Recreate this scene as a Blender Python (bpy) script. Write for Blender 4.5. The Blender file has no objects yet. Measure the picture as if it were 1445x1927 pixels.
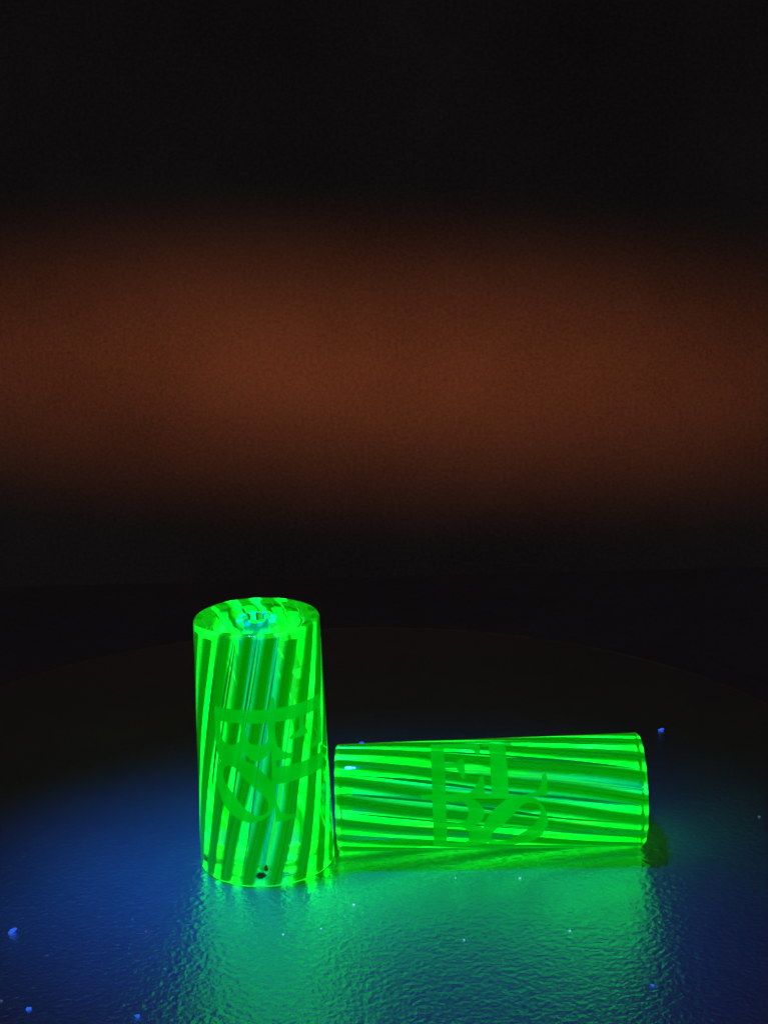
import bpy, bmesh, math, random
from mathutils import Matrix, Vector, noise

random.seed(7)
MM = 0.001
R = math.radians
scene = bpy.context.scene
col = scene.collection

# ------------------------------------------------------------------ camera
F_PX, PITCH, ROLL, CAM_H = 3035.37, 0.2556, 0.0267, 66.441      # focal length in pixels of the 1927 px tall picture
cd = bpy.data.cameras.new('camera')
cam = bpy.data.objects.new('camera', cd)
col.objects.link(cam)
cd.sensor_fit = 'VERTICAL'
cd.sensor_height = 24.0
cd.lens = F_PX / 1927.0 * 24.0
cd.clip_start = 0.002
cd.clip_end = 50.0
fw = Vector((0, math.cos(PITCH), -math.sin(PITCH)))
up = Vector((0, math.sin(PITCH), math.cos(PITCH)))
rt = Vector((1, 0, 0))
c_, s_ = math.cos(ROLL), math.sin(ROLL)
rt2 = c_ * rt - s_ * up
up2 = s_ * rt + c_ * up
m = Matrix.Identity(4)
for i in range(3):
    m[i][0], m[i][1], m[i][2] = rt2[i], up2[i], -fw[i]
m[0][3], m[1][3], m[2][3] = 0, 0, CAM_H * MM
cam.matrix_world = m
scene.camera = cam

# ------------------------------------------------------------------ world: a dark room
world = bpy.data.worlds.new('World')
scene.world = world
world.use_nodes = True
bg = world.node_tree.nodes['Background']
bg.inputs['Color'].default_value = (0.95, 0.85, 0.9, 1)
bg.inputs['Strength'].default_value = 0.023

# ------------------------------------------------------------------ lamps
def spot(name, loc, target, energy, color, size_deg, blend, radius, scale=(1, 1, 1), roll=0.0):
    ld = bpy.data.lights.new(name, 'SPOT')
    ld.energy = energy
    ld.color = color
    ld.spot_size = R(size_deg)
    ld.spot_blend = blend
    ld.shadow_soft_size = radius
    o = bpy.data.objects.new(name, ld)
    col.objects.link(o)
    o.location = loc
    d = Vector(target) - Vector(loc)
    o.rotation_euler = (d.to_track_quat('-Z', 'Y').to_matrix() @ Matrix.Rotation(R(roll), 3, 'Z')).to_euler()
    o.scale = scale
    return o
# the ultraviolet torch held above the two tips (only its violet-blue spill is visible)
UV_POS, UV_COL = (-0.0330, 0.1350, 0.210), (0.020, 0.115, 1.0)
spot('ultraviolet_torch_spill', UV_POS, (0.000, 0.1225, 0), 1.2, UV_COL, 21.5, 1.0, 0.011)
spot('ultraviolet_torch_hot_spot', UV_POS, (-0.0185, 0.1295, 0), 1.95, (0.002, 0.165, 1.0), 10.5, 1.0, 0.011)
# added warm spot, unseen above, its cone stretched into a glow band on the wall
spot('wall_glow_spot', (0.02, -0.40, 0.50), (-0.004, 0.48, -0.0145), 19.0, (1.0, 0.22, 0.047), 3.25, 1.0, 0.024, (7.0, 1, 1), -3.5)

vs = scene.view_settings
vs.view_transform = 'Standard'
vs.look = 'None'
vs.exposure = 0.0
vs.gamma = 1.0
vs.use_curve_mapping = False
cy = scene.cycles
cy.max_bounces = 20
cy.transmission_bounces = 20
cy.glossy_bounces = 8
cy.diffuse_bounces = 3
cy.transparent_max_bounces = 24
cy.caustics_refractive = True
cy.caustics_reflective = True
cy.blur_glossy = 0.3
cy.sample_clamp_indirect = 6.0

# ------------------------------------------------------------------ materials
def mat(name):
    M = bpy.data.materials.new(name)
    M.use_nodes = True
    nt = M.node_tree
    for n in list(nt.nodes):
        if n.type != 'OUTPUT_MATERIAL':
            nt.nodes.remove(n)
    out = nt.nodes['Material Output']
    def N(kind, **inp):
        n = nt.nodes.new(kind)
        for k, v in inp.items():
            n.inputs[k.replace('_', ' ')].default_value = v
        return n
    def L(a, b):
        nt.links.new(a, b)
    return M, N, L, out

def ramp(N, stops, interp='LINEAR'):
    n = N('ShaderNodeValToRGB')
    cr = n.color_ramp
    cr.interpolation = interp
    while len(cr.elements) < len(stops):
        cr.elements.new(0.5)
    for e, (p, c) in zip(cr.elements, stops):
        e.position = p
        e.color = (c, c, c, 1) if isinstance(c, (int, float)) else (*c, 1)
    return n

def mat_platter():
    M, N, L, out = mat('pebbled_black_lacquer')
    tc = N('ShaderNodeTexCoord')
    n1 = N('ShaderNodeTexNoise', Scale=2200.0, Detail=2.0, Roughness=0.5)
    L(tc.outputs['Object'], n1.inputs['Vector'])
    n2 = N('ShaderNodeTexNoise', Scale=1050.0, Detail=1.0)
    L(tc.outputs['Object'], n2.inputs['Vector'])
    mx = N('ShaderNodeMath'); mx.operation = 'MULTIPLY_ADD'
    L(n2.outputs['Fac'], mx.inputs[0]); mx.inputs[1].default_value = 0.6
    L(n1.outputs['Fac'], mx.inputs[2])
    bp = N('ShaderNodeBump', Strength=1.0, Distance=0.00012)
    L(mx.outputs[0], bp.inputs['Height'])
    n3 = N('ShaderNodeTexNoise', Scale=90.0, Detail=5.0)
    L(tc.outputs['Object'], n3.inputs['Vector'])
    rc = ramp(N, [(0.3, (0.20, 0.195, 0.20)), (0.7, (0.25, 0.24, 0.245))])
    L(n3.outputs['Fac'], rc.inputs['Fac'])
    p = N('ShaderNodeBsdfPrincipled', Roughness=0.28, IOR=6.0)
    L(rc.outputs['Color'], p.inputs['Base Color'])
    L(bp.outputs['Normal'], p.inputs['Normal'])
    L(p.outputs['BSDF'], out.inputs['Surface'])
    return M

def mat_matte(name, c0, c1, scale, rough=0.8, bump=0.0003, bscale=None, fleck=900.0):
    M, N, L, out = mat(name)
    tc = N('ShaderNodeTexCoord')
    n1 = N('ShaderNodeTexNoise', Scale=scale, Detail=6.0, Roughness=0.6)
    L(tc.outputs['Object'], n1.inputs['Vector'])
    n0 = N('ShaderNodeTexNoise', Scale=fleck, Detail=3.0, Roughness=0.75)
    L(tc.outputs['Object'], n0.inputs['Vector'])
    mf = N('ShaderNodeMix'); mf.data_type = 'FLOAT'
    mf.inputs[0].default_value = 0.6
    L(n1.outputs['Fac'], mf.inputs[2]); L(n0.outputs['Fac'], mf.inputs[3])
    rc = ramp(N, [(0.33, c0), (0.67, c1)])
    L(mf.outputs[0], rc.inputs['Fac'])
    n2 = N('ShaderNodeTexNoise', Scale=bscale or scale * 6, Detail=3.0)
    L(tc.outputs['Object'], n2.inputs['Vector'])
    bp = N('ShaderNodeBump', Strength=0.7, Distance=bump)
    L(n2.outputs['Fac'], bp.inputs['Height'])
    p = N('ShaderNodeBsdfPrincipled', Roughness=rough)
    L(rc.outputs['Color'], p.inputs['Base Color'])
    L(bp.outputs['Normal'], p.inputs['Normal'])
    L(p.outputs['BSDF'], out.inputs['Surface'])
    return M

def mat_glass():
    M, N, L, out = mat('clear_glass')
    tc = N('ShaderNodeTexCoord')
    mp = N('ShaderNodeMapping'); mp.inputs['Scale'].default_value = (1, 1, 0.08)
    L(tc.outputs['Object'], mp.inputs['Vector'])
    n1 = N('ShaderNodeTexNoise', Scale=700.0, Detail=2.0)
    L(mp.outputs['Vector'], n1.inputs['Vector'])
    bp = N('ShaderNodeBump', Strength=0.35, Distance=0.00008)
    L(n1.outputs['Fac'], bp.inputs['Height'])
    p = N('ShaderNodeBsdfPrincipled', Roughness=0.05, IOR=1.48)
    p.inputs['Transmission Weight'].default_value = 1.0
    p.inputs['Base Color'].default_value = (0.93, 1.0, 0.96, 1)
    L(bp.outputs['Normal'], p.inputs['Normal'])
    L(p.outputs['BSDF'], out.inputs['Surface'])
    return M

def mat_glow(name, color, strength, streak=0.0, color2=None, soft_edges=False, sscale=900.0):
    """glass that fluoresces under the ultraviolet torch; also blue bore light as emission"""
    M, N, L, out = mat(name)
    tc = N('ShaderNodeTexCoord')
    uv = N('ShaderNodeUVMap')
    mp = N('ShaderNodeMapping'); mp.inputs['Scale'].default_value = (1.0, 0.06, 1.0)
    L(uv.outputs['UV'], mp.inputs['Vector'])
    n1 = N('ShaderNodeTexNoise', Scale=sscale, Detail=3.0, Roughness=0.6)
    L(mp.outputs['Vector'], n1.inputs['Vector'])
    rc = ramp(N, [(0.32, color2 or tuple(v * (1 - streak) for v in color)), (0.62, color)])
    L(n1.outputs['Fac'], rc.inputs['Fac'])
    em = N('ShaderNodeEmission', Strength=strength)
    L(rc.outputs['Color'], em.inputs['Color'])
    gl = N('ShaderNodeBsdfDiffuse', Color=(0.02, 0.05, 0.02, 1))
    ad = N('ShaderNodeAddShader')
    L(em.outputs[0], ad.inputs[0]); L(gl.outputs[0], ad.inputs[1])
    res = ad
    if soft_edges:
        # UV.x runs 0..1 across the cane: it thins out to clear glass at both sides
        sx = N('ShaderNodeSeparateXYZ')
        L(uv.outputs['UV'], sx.inputs[0])
        re = ramp(N, [(0.0, 0.0), (0.48, 1.0), (0.70, 1.0), (1.0, 0.0)], 'EASE')
        L(sx.outputs[0], re.inputs['Fac'])
        tr = N('ShaderNodeBsdfTransparent')
        mxs = N('ShaderNodeMixShader')
        L(re.outputs['Color'], mxs.inputs[0])
        L(tr.outputs[0], mxs.inputs[1]); L(ad.outputs[0], mxs.inputs[2])
        res = mxs
    L(res.outputs[0], out.inputs['Surface'])
    return M

def mat_logo():
    M, N, L, out = mat('sandblasted_glowing_glass')
    tc = N('ShaderNodeTexCoord')
    n1 = N('ShaderNodeTexNoise', Scale=260.0, Detail=4.0)
    L(tc.outputs['Object'], n1.inputs['Vector'])
    rc = ramp(N, [(0.35, (0.0, 0.42, 0.004)), (0.65, (0.0, 0.54, 0.012))])
    L(n1.outputs['Fac'], rc.inputs['Fac'])
    em = N('ShaderNodeEmission', Strength=1.0)
    L(rc.outputs['Color'], em.inputs['Color'])
    tr = N('ShaderNodeBsdfTransparent')
    mx = N('ShaderNodeMixShader')
    mx.inputs[0].default_value = 0.94
    L(tr.outputs[0], mx.inputs[1]); L(em.outputs[0], mx.inputs[2])
    L(mx.outputs[0], out.inputs['Surface'])
    return M

M_platter = mat_platter()
M_under = mat_matte('dark_cloth', (0.20, 0.175, 0.215), (0.28, 0.25, 0.295), 40.0, 0.9)
M_wall = mat_matte('matte_wall_paint', (0.13, 0.120, 0.118), (0.32, 0.296, 0.288), 14.0, 0.9, 0.0006, 160.0)
M_glass = mat_glass()
M_cane = mat_glow('green_cane_glass', (0.0, 0.36, 0.0), 1.0, 0.42, soft_edges=True, sscale=5.0)
def mat_glow_volume(name, color, per_mm):
    # solid rod of fluorescing glass, or an added glow: it glows all through, so it is brightest where it is thickest
    M, N, L, out = mat(name)
    em = N('ShaderNodeEmission', Strength=per_mm * 1000.0)
    em.inputs['Color'].default_value = (*color, 1)
    L(em.outputs[0], out.inputs['Volume'])
    return M
M_rods = [mat_glow_volume('bright_green_rod_glass', (0.0, 1.0, 0.018), 1.6),
          mat_glow_volume('pure_green_rod_glass', (0.004, 1.0, 0.0), 0.36),
          mat_glow_volume('mint_green_rod_glass', (0.0, 1.0, 0.035), 0.7)]
M_fil = [mat_glow('pale_filament_glass', (0.012, 1.0, 0.06), 1.0, 0.5), mat_glow('dark_filament_glass', (0.0, 0.22, 0.02), 1.0, 0.5)]
M_core = mat_glow_volume('bore_scatter_glow_pale', (0.0, 0.80, 0.30), 0.16)  # emission in place of torch light scattered blue in the bore
M_core_end = mat_glow_volume('bore_scatter_glow_cyan', (0.0, 0.55, 1.0), 0.75)  # the same scattered torch light as emission, stronger at the narrow end
M_ring = mat_glow_volume('green_rim_glow', (0.01, 1.0, 0.012), 0.75)  # glow added to brighten the rims
M_tube = mat_glow('bore_scatter_glow_teal', (0.0, 0.60, 0.22), 1.0, 0.6)  # blue-lit bore wall, its light put in as emission
M_logo = mat_logo()
def mat_lint(name, c, s):
    M, N, L, out = mat(name)
    tc = N('ShaderNodeTexCoord')
    n1 = N('ShaderNodeTexNoise', Scale=6000.0, Detail=2.0)
    L(tc.outputs['Object'], n1.inputs['Vector'])
    rc = ramp(N, [(0.35, tuple(v * 0.35 for v in c)), (0.7, c)])
    L(n1.outputs['Fac'], rc.inputs['Fac'])
    em = N('ShaderNodeEmission', Strength=s)
    L(rc.outputs['Color'], em.inputs['Color'])
    L(em.outputs[0], out.inputs['Surface'])
    return M
M_lint = mat_lint('fluorescent_blue_lint', (0.03, 0.14, 1.0), 1.3)
M_lint_pale = mat_lint('fluorescent_pale_lint', (0.20, 0.80, 1.0), 1.5)
M_lint_dim = mat_lint('faint_grey_lint', (0.08, 0.14, 0.32), 0.9)

# ------------------------------------------------------------------ mesh helpers
def link(name, verts, faces, material, parent=None, uvs=None, smooth=True):
    me = bpy.data.meshes.new(name)
    me.from_pydata(verts, [], faces)
    if uvs:
        ul = me.uv_layers.new(name='UVMap')
        for lp in me.loops:
            ul.data[lp.index].uv = uvs[lp.vertex_index]
    if smooth:
        me.polygons.foreach_set('use_smooth', [True] * len(me.polygons))
    me.materials.append(material)
    me.update()
    o = bpy.data.objects.new(name, me)
    col.objects.link(o)
    if parent:
        o.parent = parent
    return o

def lathe_closed(profile, seg):
    """profile: closed loop of (r, z)"""
    n = len(profile)
    V, Fc = [], []
    for k in range(seg):
        a = 2 * math.pi * k / seg
        ca, sa = math.cos(a), math.sin(a)
        for r, z in profile:
            V.append((r * ca, r * sa, z))
    for k in range(seg):
        k2 = (k + 1) % seg
        for i in range(n):
            j = (i + 1) % n
            Fc.append((k * n + i, k2 * n + i, k2 * n + j, k * n + j))
    return V, Fc

def fix_normals(o):
    bm = bmesh.new(); bm.from_mesh(o.data)
    bmesh.ops.recalc_face_normals(bm, faces=bm.faces)
    bm.to_mesh(o.data); bm.free()

# ------------------------------------------------------------------ setting
def slab(name, x0, x1, y0, y1, z0, z1, material, kind='structure'):
    V = [(x, y, z) for z in (z0, z1) for y in (y0, y1) for x in (x0, x1)]
    Fc = [(0, 2, 3, 1), (4, 5, 7, 6), (0, 1, 5, 4), (2, 6, 7, 3), (0, 4, 6, 2), (1, 3, 7, 5)]
    o = link(name, V, Fc, material, smooth=False)
    o['kind'] = kind
    return o
slab('table_top', -0.9, 0.9, -0.3, 0.300, -0.055, -0.025, M_under)
slab('wall', -1.6, 1.6, 0.480, 0.510, -0.9, 0.5, M_wall)

# round display platter with a bevelled rim
tc_x, tc_y, TR = -5.92, 143.42, 53.44
prof = [(0.0005, 0.0), (TR - 0.9, 0.0), (TR - 0.45, -0.12), (TR - 0.12, -0.45), (TR, -0.9), (TR, -7.2), (TR - 0.8, -8.0),
        (TR - 9, -8.0), (TR - 10, -9.0), (TR - 10, -25.0), (0.0005, -25.0)]
V, Fc = lathe_closed([(r * MM, z * MM) for r, z in prof], 160)
platter = link('display_platter', V, Fc, M_platter)
fix_normals(platter)
platter.location = (tc_x * MM, tc_y * MM, 0)
for p in platter.data.polygons:
    p.use_smooth = abs(p.normal.z) < 0.98
platter['label'] = 'round black pebbled platter carrying both glowing glass tips'
platter['category'] = 'platter'

# ------------------------------------------------------------------ the etched emblem, drawn flat
# outlines in (x, y) on a sheet 1445 wide; converted to (mm along the tip, degrees round it)
POS = [
    [(185, 118), (312, 118), (312, 1092), (185, 1092)],                                      # long stem of E and B
    [(300, 116), (660, 112), (662, 222), (618, 222), (606, 185), (560, 152), (300, 150)],    # top arm of E
    [(300, 302), (400, 302), (432, 285), (470, 262), (498, 262), (504, 330), (506, 440), (488, 458), (470, 440), (448, 380),
     (425, 345), (300, 345)],                                                                # middle arm of E
    [(70, 612), (100, 600), (310, 600), (470, 596), (545, 580), (600, 525), (632, 470), (645, 428), (668, 418), (684, 432),
     (684, 590), (920, 590), (920, 634), (560, 636), (500, 664), (310, 664), (180, 645), (90, 645)],   # foot of E, head of B
    [(752, 112), (912, 112), (912, 620), (752, 620)],                                        # stem of L
    [(690, 104), (975, 104), (975, 130), (690, 132)],                                        # head serif of L
    [(900, 604), (1040, 604), (1120, 592), (1190, 560), (1228, 500), (1243, 410), (1264, 400), (1284, 412), (1282, 606),
     (1150, 612), (900, 640)],                                                               # foot of L
]
B_OUT = [(300, 626), (545, 628), (620, 668), (668, 730), (678, 780), (664, 826), (618, 866), (580, 886), (650, 905), (716, 940),
         (742, 985), (736, 1030), (690, 1062), (610, 1080), (500, 1088), (300, 1090)]
B_HOLES = [[(300, 664), (486, 666), (514, 690), (526, 750), (522, 800), (498, 840), (440, 866), (300, 872)],
           [(300, 908), (430, 906), (490, 920), (526, 955), (534, 995), (520, 1032), (480, 1052), (400, 1060), (300, 1060)]]
O_OUT = [(905, 630), (1000, 604), (1100, 604), (1180, 640), (1236, 700), (1268, 765), (1284, 850), (1270, 906), (1222, 984),
         (1130, 1040), (1000, 1068), (850, 1078), (740, 1070), (690, 1040), (664, 985), (664, 905), (700, 820), (760, 745), (830, 685)]
O_HOLE = [(1008, 722), (1050, 690), (1105, 673), (1160, 676), (1196, 698), (1216, 750), (1200, 815), (1160, 868), (1100, 920),
          (1030, 962), (940, 1018), (870, 1042), (790, 1042), (744, 1022), (733, 992), (750, 955), (800, 915), (870, 868), (945, 795)]

def poly_sd(px, py, P):
    """signed distance, positive inside"""
    d = 1e18
    inside = False
    n = len(P)
    x0, y0 = P[-1]
    for x1, y1 in P:
        ex, ey = x1 - x0, y1 - y0
        wx, wy = px - x0, py - y0
        t = max(0.0, min(1.0, (wx * ex + wy * ey) / (ex * ex + ey * ey + 1e-9)))
        dx, dy = wx - ex * t, wy - ey * t
        dd = dx * dx + dy * dy
        if dd < d:
            d = dd
        if (y0 > py) != (y1 > py) and px < (x1 - x0) * (py - y0) / (y1 - y0) + x0:
            inside = not inside
        x0, y0 = x1, y1
    d = math.sqrt(d)
    return d if inside else -d

def chaikin(P, times=2):
    for _ in range(times):
        Q = []
        for i in range(len(P)):
            a, b = P[i - 1], P[i]
            Q.append((0.75 * a[0] + 0.25 * b[0], 0.75 * a[1] + 0.25 * b[1]))
            Q.append((0.25 * a[0] + 0.75 * b[0], 0.25 * a[1] + 0.75 * b[1]))
        P = Q
    return P
B_HOLES_S = B_HOLES
O_OUT_S, O_HOLE_S = chaikin(O_OUT, 1), chaikin(O_HOLE, 1)

def logo_field(px, py):
    v = max(poly_sd(px, py, P) for P in POS)
    b = poly_sd(px, py, B_OUT)
    for h in B_HOLES_S:
        b = min(b, -poly_sd(px, py, h))
    o = min(poly_sd(px, py, O_OUT_S), -poly_sd(px, py, O_HOLE_S))
    return max(v, b, o) + 1.5

def logo_flat():
    """triangles of the emblem by clipping a grid against its outline"""
    x0, x1, y0, y1, st = 60, 1300, 92, 1104, 10.0
    nx, ny = int((x1 - x0) / st), int((y1 - y0) / st)
    val = [[logo_field(x0 + i * st, y0 + j * st) for i in range(nx + 1)] for j in range(ny + 1)]
    verts, index, faces = [], {}, []
    def vid(p):
        k = (round(p[0], 2), round(p[1], 2))
        if k not in index:
            index[k] = len(verts)
            verts.append(k)
        return index[k]
    for j in range(ny):
        for i in range(nx):
            q = [(i, j), (i + 1, j), (i + 1, j + 1), (i, j + 1)]
            for tri in ((q[0], q[1], q[2]), (q[0], q[2], q[3])):
                pts = [(x0 + a * st, y0 + b * st, val[b][a]) for a, b in tri]
                if all(p[2] <= 0 for p in pts):
                    continue
                outp = []
                for k in range(3):
                    a, b = pts[k], pts[(k + 1) % 3]
                    if a[2] > 0:
                        outp.append(a)
                    if (a[2] > 0) != (b[2] > 0):
                        t = a[2] / (a[2] - b[2])
                        outp.append((a[0] + t * (b[0] - a[0]), a[1] + t * (b[1] - a[1]), 0))
                ids = []
                for p in outp:
                    v = vid(p)
                    if v not in ids:
                        ids.append(v)
                if len(ids) >= 3:
                    faces.append(tuple(ids))
    return verts, faces
LOGO_V, LOGO_F = logo_flat()

def logo_uv(cx, cy):
    x = 780 + cx / 5.16
    y = 1380 + cy / 5.16
    yc = 1503 - 0.031 * (x - 634)
    rr = 102.5 + 0.008 * (x - 634)
    s = max(-0.985, min(0.985, (yc - y) / rr))
    return (x - 815.8) / 21.3, math.degrees(math.asin(s))

# ------------------------------------------------------------------ a glass tip
N_CANE = 16
def make_tip(name, r_wide, r_narrow, length, twist, phase, logo_at, logo_turn, logo_scale, rod_seed, cane_half, end_gaps, core_end):
    root = bpy.data.objects.new(name, None)
    col.objects.link(root)
    root.empty_display_size = 0.005
    rnd = random.Random(rod_seed)
    def rad(z):
        return r_wide + (r_narrow - r_wide) * z / length
    bore = 0.17 * r_narrow
    # body: outside, softened rims, hole through the middle
    def rim(z0, sgn):
        b = 0.32
        P = []
        for k in range(7):
            a = math.pi / 2 * k / 6
            P.append((b * (1 - math.cos(a)), b * (1 - math.sin(a))))      # from side to face
        return P
    out = []
    for dr, dz in rim(0, 1):       # bottom rim from the face outward
        out.append((rad(0) - dz, dr))
    prof = [(bore, 0.12), (bore + 0.15, 0.0)]
    b = 0.30
    for k in range(7):
        a = math.pi / 2 * k / 6
        prof.append((rad(0) - b + b * math.sin(a), b - b * math.cos(a)))
    for k in range(1, 12):
        z = b + (length - 2 * b) * k / 12
        prof.append((rad(z), z))
    for k in range(7):
        a = math.pi / 2 * k / 6
        prof.append((rad(length) - b + b * math.cos(a), length - b + b * math.sin(a)))
    r_in, r_out = bore + 0.25, rad(length) - b
    prof += [(r_out + (r_in - r_out) * k / 14, length) for k in range(1, 14)]
    prof += [(bore + 0.25, length), (bore + 0.07, length - 0.08), (bore, length - 0.25)]
    V, Fc = lathe_closed([(r * MM, z * MM) for r, z in prof], 128)
    # the fire-polished narrow end is not flat: shallow dimples and swellings
    for i, v in enumerate(V):
        rr_ = math.hypot(v[0], v[1]) / MM
        if v[2] > (length - 0.02) * MM and r_in - 0.01 < rr_ < r_out + 0.01:
            fade = min(1.0, (r_out - rr_) / 0.5, (rr_ - r_in) / 0.3)
            q_ = Vector((v[0] / MM * 0.6 + rod_seed, v[1] / MM * 0.6, 0.3))
            V[i] = (v[0], v[1], v[2] + (noise.noise(q_) * 0.07 + noise.noise(q_ * 2.7) * 0.02 - 0.04) * fade * MM)
    body = link('glass_body', V, Fc, M_glass, root)
    fix_normals(body)
    # coloured canes just under the skin, twisted along the tip
    NZ = 36
    for k in range(N_CANE):
        jit = rnd.uniform(-1.2, 1.2)
        hw = cane_half + rnd.uniform(-0.7, 0.7)
        V, UV = [], []
        sect = [(-1, 0.5), (-0.62, 0.86), (0, 1.0), (0.62, 0.86), (1, 0.5), (0.62, 0.12), (0, 0.0), (-0.62, 0.12)]
        z0, z1 = 0.12 + rnd.uniform(0, 0.10), length - 0.12 - rnd.choice(end_gaps)
        for iz in range(NZ + 1):
            z = z0 + (z1 - z0) * iz / NZ
            th = R(phase + jit + 360.0 / N_CANE * k + twist * z / length + 1.2 * math.sin(z * 0.35 + k))
            for sx, sr in sect:
                r = rad(z) * (0.855 + 0.115 * sr)
                a = th + R(hw) * sx
                V.append((r * math.cos(a) * MM, r * math.sin(a) * MM, z * MM))
                UV.append((0.5 + 0.5 * sx, z * 0.05 + k * 3.1))
        n = len(sect)
        Fc = [(iz * n + i, iz * n + (i + 1) % n, (iz + 1) * n + (i + 1) % n, (iz + 1) * n + i) for iz in range(NZ) for i in range(n)]
        Fc += [tuple(range(n))[::-1], tuple(NZ * n + i for i in range(n))]
        link('cane', V, Fc, M_cane, root, UV)
    # bright rods deeper in the glass, behind the canes
    for k in range(N_CANE):
        V, UV = [], []
        rr = rnd.uniform(0.085, 0.108)
        rc = rnd.uniform(0.58, 0.63)
        z0, z1 = 0.3 + rnd.uniform(0, 0.35), length - 0.2 - rnd.uniform(0, 0.5)
        n = 10
        for iz in range(NZ + 1):
            z = z0 + (z1 - z0) * iz / NZ
            th = R(phase + 360.0 / N_CANE * k + twist * z / length + 1.5 * math.sin(z * 0.27 + 2 * k))
            cx, cyy = rc * rad(z) * math.cos(th), rc * rad(z) * math.sin(th)
            for i in range(n):
                a = 2 * math.pi * i / n + th
                V.append(((cx + rr * rad(z) * math.cos(a)) * MM, (cyy + rr * rad(z) * math.sin(a)) * MM, z * MM))
                UV.append((0.02 * abs(i - n / 2), z * 0.02 + k * 1.7))
        Fc = [(iz * n + i, iz * n + (i + 1) % n, (iz + 1) * n + (i + 1) % n, (iz + 1) * n + i) for iz in range(NZ) for i in range(n)]
        Fc += [tuple(range(n))[::-1], tuple(NZ * n + i for i in range(n))]
        link('inner_rod', V, Fc, M_rods[rnd.choice((0, 0, 1, 1, 2))], root, UV)
    # hair-thin filaments drawn out between the canes
    for k in range(N_CANE * 3):
        V, UV = [], []
        rr = rnd.uniform(0.035, 0.11)
        rc = rnd.uniform(0.70, 0.88)
        off = 360.0 / N_CANE * (k // 3 + 0.5) + rnd.uniform(-4.0, 4.0)
        amp, fr, ph = rnd.uniform(0, 1.5), rnd.uniform(0.15, 0.4), rnd.uniform(0, 6)
        z0, z1 = 0.1 + rnd.uniform(0, 0.3) * length * (rnd.random() < 0.3), length - 0.2 - rnd.uniform(0, 0.5) * length * (rnd.random() < 0.3)
        n = 5
        for iz in range(NZ + 1):
            z = z0 + (z1 - z0) * iz / NZ
            th = R(phase + off + twist * z / length + amp * math.sin(z * fr + ph))
            cx, cyy = rc * rad(z) * math.cos(th), rc * rad(z) * math.sin(th)
            w = rr * min(1.0, 0.1 + 4 * iz / NZ, 0.1 + 4 * (1 - iz / NZ))
            for i in range(n):
                a = 2 * math.pi * i / n + th
                V.append(((cx + w * math.cos(a)) * MM, (cyy + w * math.sin(a)) * MM, z * MM))
                UV.append((0.02 * abs(i - n / 2), z * 0.02 + k * 1.7))
        Fc = [(iz * n + i, iz * n + (i + 1) % n, (iz + 1) * n + (i + 1) % n, (iz + 1) * n + i) for iz in range(NZ) for i in range(n)]
        Fc += [tuple(range(n))[::-1], tuple(NZ * n + i for i in range(n))]
        link('filament', V, Fc, M_fil[rnd.random() < 0.5], root, UV)
    # tube round the hole, emitting the torch's blue light scattered in the bore
    ri, ro = bore + 0.06, 0.20 * r_narrow
    zt = length - 1.6
    pr = [(ri, 0.5), (ro, 0.5)] + [(ro, 0.5 + (zt - 0.5) * k / 10) for k in range(1, 10)] + [(ro, zt), (ri, zt)]
    V, Fc = lathe_closed([(r * MM, z * MM) for r, z in pr], 48)
    core = link('bore_glow_tube', V, Fc, M_tube, root, [(abs(math.atan2(v[1], v[0])) * 0.05, v[2] * 20) for v in V])
    fix_normals(core)
    # rods packed round the hole, emission in place of the same scattered light
    for k in range(8):
        V, UV = [], []
        rr, rc, n = rnd.uniform(0.05, 0.062), 0.275, 8
        z0, z1 = 0.3 + rnd.uniform(0, 0.5), length - 0.9 - rnd.uniform(0, 0.7)
        for iz in range(NZ + 1):
            z = z0 + (z1 - z0) * iz / NZ
            th = R(phase + 45.0 * k + twist * z / length)
            cx, cyy = rc * rad(z) * math.cos(th), rc * rad(z) * math.sin(th)
            for i in range(n):
                a = 2 * math.pi * i / n + th
                V.append(((cx + rr * rad(z) * math.cos(a)) * MM, (cyy + rr * rad(z) * math.sin(a)) * MM, z * MM))
        Fc = [(iz * n + i, iz * n + (i + 1) % n, (iz + 1) * n + (i + 1) % n, (iz + 1) * n + i) for iz in range(NZ) for i in range(n)]
        Fc += [tuple(range(n))[::-1], tuple(NZ * n + i for i in range(n))]
        link('bore_glow_rod', V, Fc, M_core, root)
        # cyan emission on the last stretch stands for torch light scattered in the bore
        za, zb = z1 + 0.02, length - 0.14
        V = []
        for z in (za, zb):
            th = R(phase + 45.0 * k + twist * z / length)
            for i in range(n):
                a = 2 * math.pi * i / n + th
                V.append(((rc * rad(z) * math.cos(th) + rr * rad(z) * math.cos(a)) * MM, (rc * rad(z) * math.sin(th) + rr * rad(z) * math.sin(a)) * MM, z * MM))
        Fc = [(i, (i + 1) % n, n + (i + 1) % n, n + i) for i in range(n)] + [tuple(range(n))[::-1], tuple(n + i for i in range(n))]
        link('bore_glow_rod_end', V, Fc, core_end, root)
    # added glowing ring under each rim, lifts the dark and brightens the edge
    for za, zb in ((0.12, 0.34), (length - 0.40, length - 0.12)):
        pr = [(0.70 * rad(za), za), (0.972 * rad(za), za), (0.972 * rad(zb), zb), (0.70 * rad(zb), zb)]
        V, Fc = lathe_closed([(r * MM, z * MM) for r, z in pr], 64)
        fix_normals(link('rim_glow_ring', V, Fc, M_ring, root))
    # etched emblem on the skin
    V = []
    for cx, cyp in LOGO_V:
        u, dl = logo_uv(cx, cyp)
        z = length - logo_at - u * logo_scale[0]
        a = R(-90 + logo_turn + dl * logo_scale[1])
        r = rad(z) + 0.012
        V.append((r * math.cos(a) * MM, r * math.sin(a) * MM, z * MM))
    link('etched_logo', V, [f[::-1] for f in LOGO_F], M_logo, root)
    return root

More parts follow.
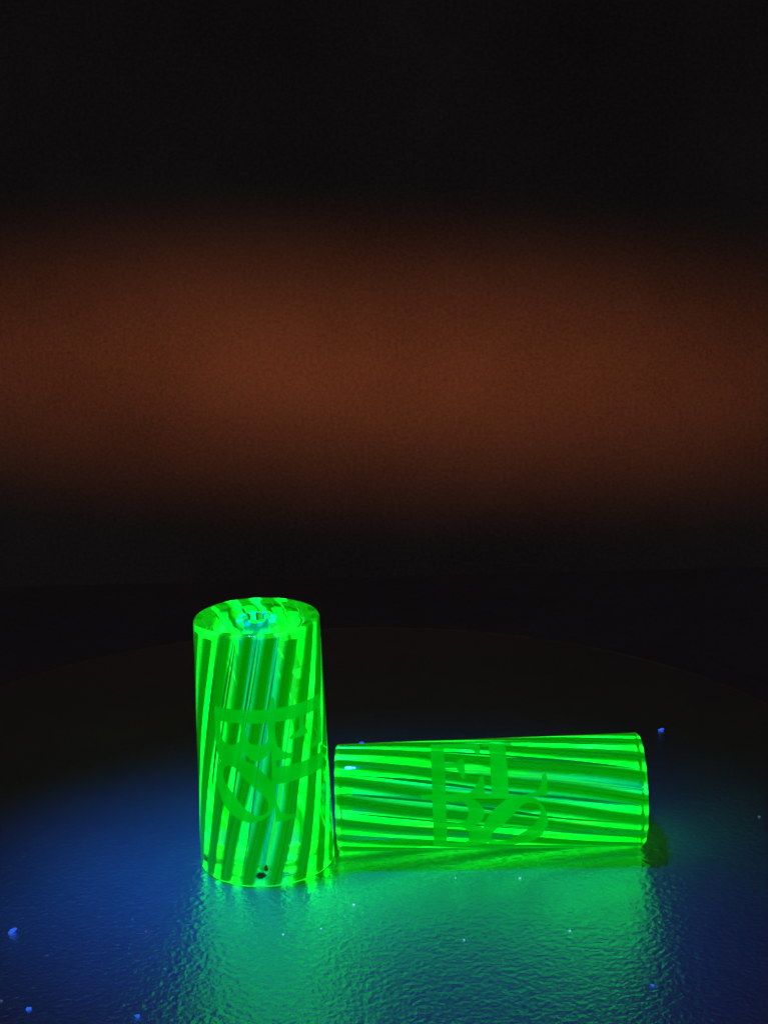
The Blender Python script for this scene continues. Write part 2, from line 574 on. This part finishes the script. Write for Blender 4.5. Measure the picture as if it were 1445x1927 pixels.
# standing tip
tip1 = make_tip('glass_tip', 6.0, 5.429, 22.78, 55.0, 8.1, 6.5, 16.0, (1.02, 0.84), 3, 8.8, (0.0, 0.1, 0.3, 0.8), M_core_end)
tip1.location = (-11.254 * MM, 132.70 * MM, 0.02 * MM)
tip1['label'] = 'glowing green striped glass tip standing upright on its wide end'
tip1['category'] = 'glass tip'
tip1['group'] = 'striped glass tips glowing under ultraviolet light'

# dark inclusions low in a clear gap at the front of the standing tip
M_dark = mat_matte('smoky_inclusion', (0.02, 0.10, 0.02), (0.05, 0.22, 0.05), 2500.0)
for ang, zc, w, h, sd in ((-92.0, 1.0, 0.40, 0.27, 5), (-87.2, 1.65, 0.15, 0.30, 6)):
    bm = bmesh.new()
    bmesh.ops.create_icosphere(bm, subdivisions=3, radius=1.0)
    for v in bm.verts:
        v.co *= 1.0 + 0.45 * noise.noise(v.co * 1.6 + Vector((sd, 0, 0)))
        v.co = Vector((v.co.x * w, v.co.y * 0.12, v.co.z * h)) * MM
    me = bpy.data.meshes.new('inclusion')
    bm.to_mesh(me); bm.free()
    me.materials.append(M_dark)
    o = bpy.data.objects.new('inclusion', me)
    col.objects.link(o)
    o.parent = tip1
    o.location = (5.3 * math.cos(R(ang)) * MM, 5.3 * math.sin(R(ang)) * MM, zc * MM)

# lying tip
xl, yl, yaw, rn, rw, L2 = -4.8597, 134.2658, -0.0132, 4.8033, 5.0462, 27.296
al = math.asin((rw - rn) / L2)
u_ = Vector((math.cos(yaw), math.sin(yaw), 0))
ax = math.cos(al) * u_ + math.sin(al) * Vector((0, 0, 1))
nn = -math.sin(al) * u_ + math.cos(al) * Vector((0, 0, 1))
vv = nn.cross(ax)                       # points away from the camera
c0 = Vector((xl, yl, 0)) + nn * rn
wide = c0 + ax * L2
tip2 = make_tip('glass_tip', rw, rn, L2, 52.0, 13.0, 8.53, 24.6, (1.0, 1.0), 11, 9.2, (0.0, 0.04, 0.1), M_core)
mw = Matrix.Identity(4)
for i in range(3):
    mw[i][0], mw[i][1], mw[i][2] = nn[i], vv[i], -ax[i]
    mw[i][3] = wide[i] * MM
mw[2][3] += 0.02 * MM
tip2.matrix_world = mw
tip2['label'] = 'glowing green striped glass tip lying on its side with upright etched letters'
tip2['category'] = 'glass tip'
tip2['group'] = 'striped glass tips glowing under ultraviolet light'

# ------------------------------------------------------------------ specks of fluorescing lint
def speck(loc, size, material, label, seed, flat=0.45):
    rnd = random.Random(seed)
    bm = bmesh.new()
    bmesh.ops.create_icosphere(bm, subdivisions=2, radius=1.0)
    off = [(Vector((rnd.gauss(0, 1), rnd.gauss(0, 1), rnd.gauss(0, 1))).normalized(), rnd.uniform(0.1, 0.6)) for _ in range(7)]
    for v in bm.verts:
        n = v.co.normalized()
        r = 0.62
        for d, a in off:
            r += a * max(0.0, n.dot(d)) ** 6
        v.co = n * r
        v.co.z *= flat
    me = bpy.data.meshes.new('dust_speck')
    bm.to_mesh(me); bm.free()
    me.materials.append(material)
    o = bpy.data.objects.new('dust_speck', me)
    col.objects.link(o)
    o.scale = (size * MM,) * 3
    o.rotation_euler = (0, 0, rnd.uniform(0, 6))
    zmin = min(v.co.z for v in me.vertices) * size
    o.location = (loc[0] * MM, loc[1] * MM, (loc[2] - zmin * 0.9) * MM)
    o['label'] = label
    o['category'] = 'dust speck'
    o['group'] = 'lint specks glowing blue under ultraviolet light'
    return o
SPECKS = [
    ((-31.51, 120.22, 0), 0.46, M_lint, 'largest bright blue lint speck on the platter, near the left edge of the picture'),
    ((-27.78, 108.51, 0), 0.30, M_lint, 'star-shaped blue lint speck in the bottom left corner of the picture'),
    ((-19.36, 107.16, 0), 0.29, M_lint, 'blue lint speck at the bottom, left of the green reflection'),
    ((-3.46, 123.36, 0), 0.17, M_lint_pale, 'bright whitish speck on the platter below the gap between the tips'),
    ((10.93, 127.29, 0), 0.16, M_lint_pale, 'pale blue speck just in front of the lying tip'),
    ((28.70, 159.44, 0), 0.40, M_lint, 'deep blue oval speck behind the right end of the lying tip'),
    ((19.47, 109.52, 0), 0.20, M_lint, 'small blue speck at the lower right of the green reflection'),
    ((-9.14, 118.70, 0), 0.12, M_lint_pale, 'tiny cyan speck in the reflection below the standing tip'),
    ((14.17, 118.06, 0), 0.13, M_lint_pale, 'tiny cyan speck in the right part of the lying tip\'s reflection'),
    ((5.52, 117.08, 0), 0.11, M_lint_pale, 'faint cyan speck in the middle of the lying tip\'s reflection'),
    ((-20.48, 119.81, 0), 0.15, M_lint_dim, 'faint grey speck in the blue pool left of the standing tip'),
    ((5.37, 127.70, 0), 0.09, M_lint_pale, 'minute cyan speck in front of the lettering of the lying tip'),
    ((-6.04, 119.48, 0), 0.10, M_lint_pale, 'minute cyan speck at the right side of the standing tip\'s reflection'),
    ((-30.15, 109.80, 0), 0.16, M_lint_dim, 'faint grey speck on the left edge of the picture near the bottom'),
    ((-21.88, 121.91, 0), 0.11, M_lint_dim, 'faintest grey fleck in the blue light left of the standing tip'),
    ((34.17, 138.03, 0), 0.22, M_lint_dim, 'faint grey speck at the right edge of the picture'),
]
for i, (p, s, mm_, lab) in enumerate(SPECKS):
    speck(p, s * 0.85, mm_, lab, 40 + i)
# one fibre on top of the lying tip near its narrow end
q = c0 + ax * 2.35 + (nn * math.cos(R(22)) + vv * math.sin(R(22))) * (rn + 0.03)
sp = speck((q.x, q.y, q.z), 0.26, M_lint, 'blue lint speck perched on top of the lying tip', 77, 0.4)
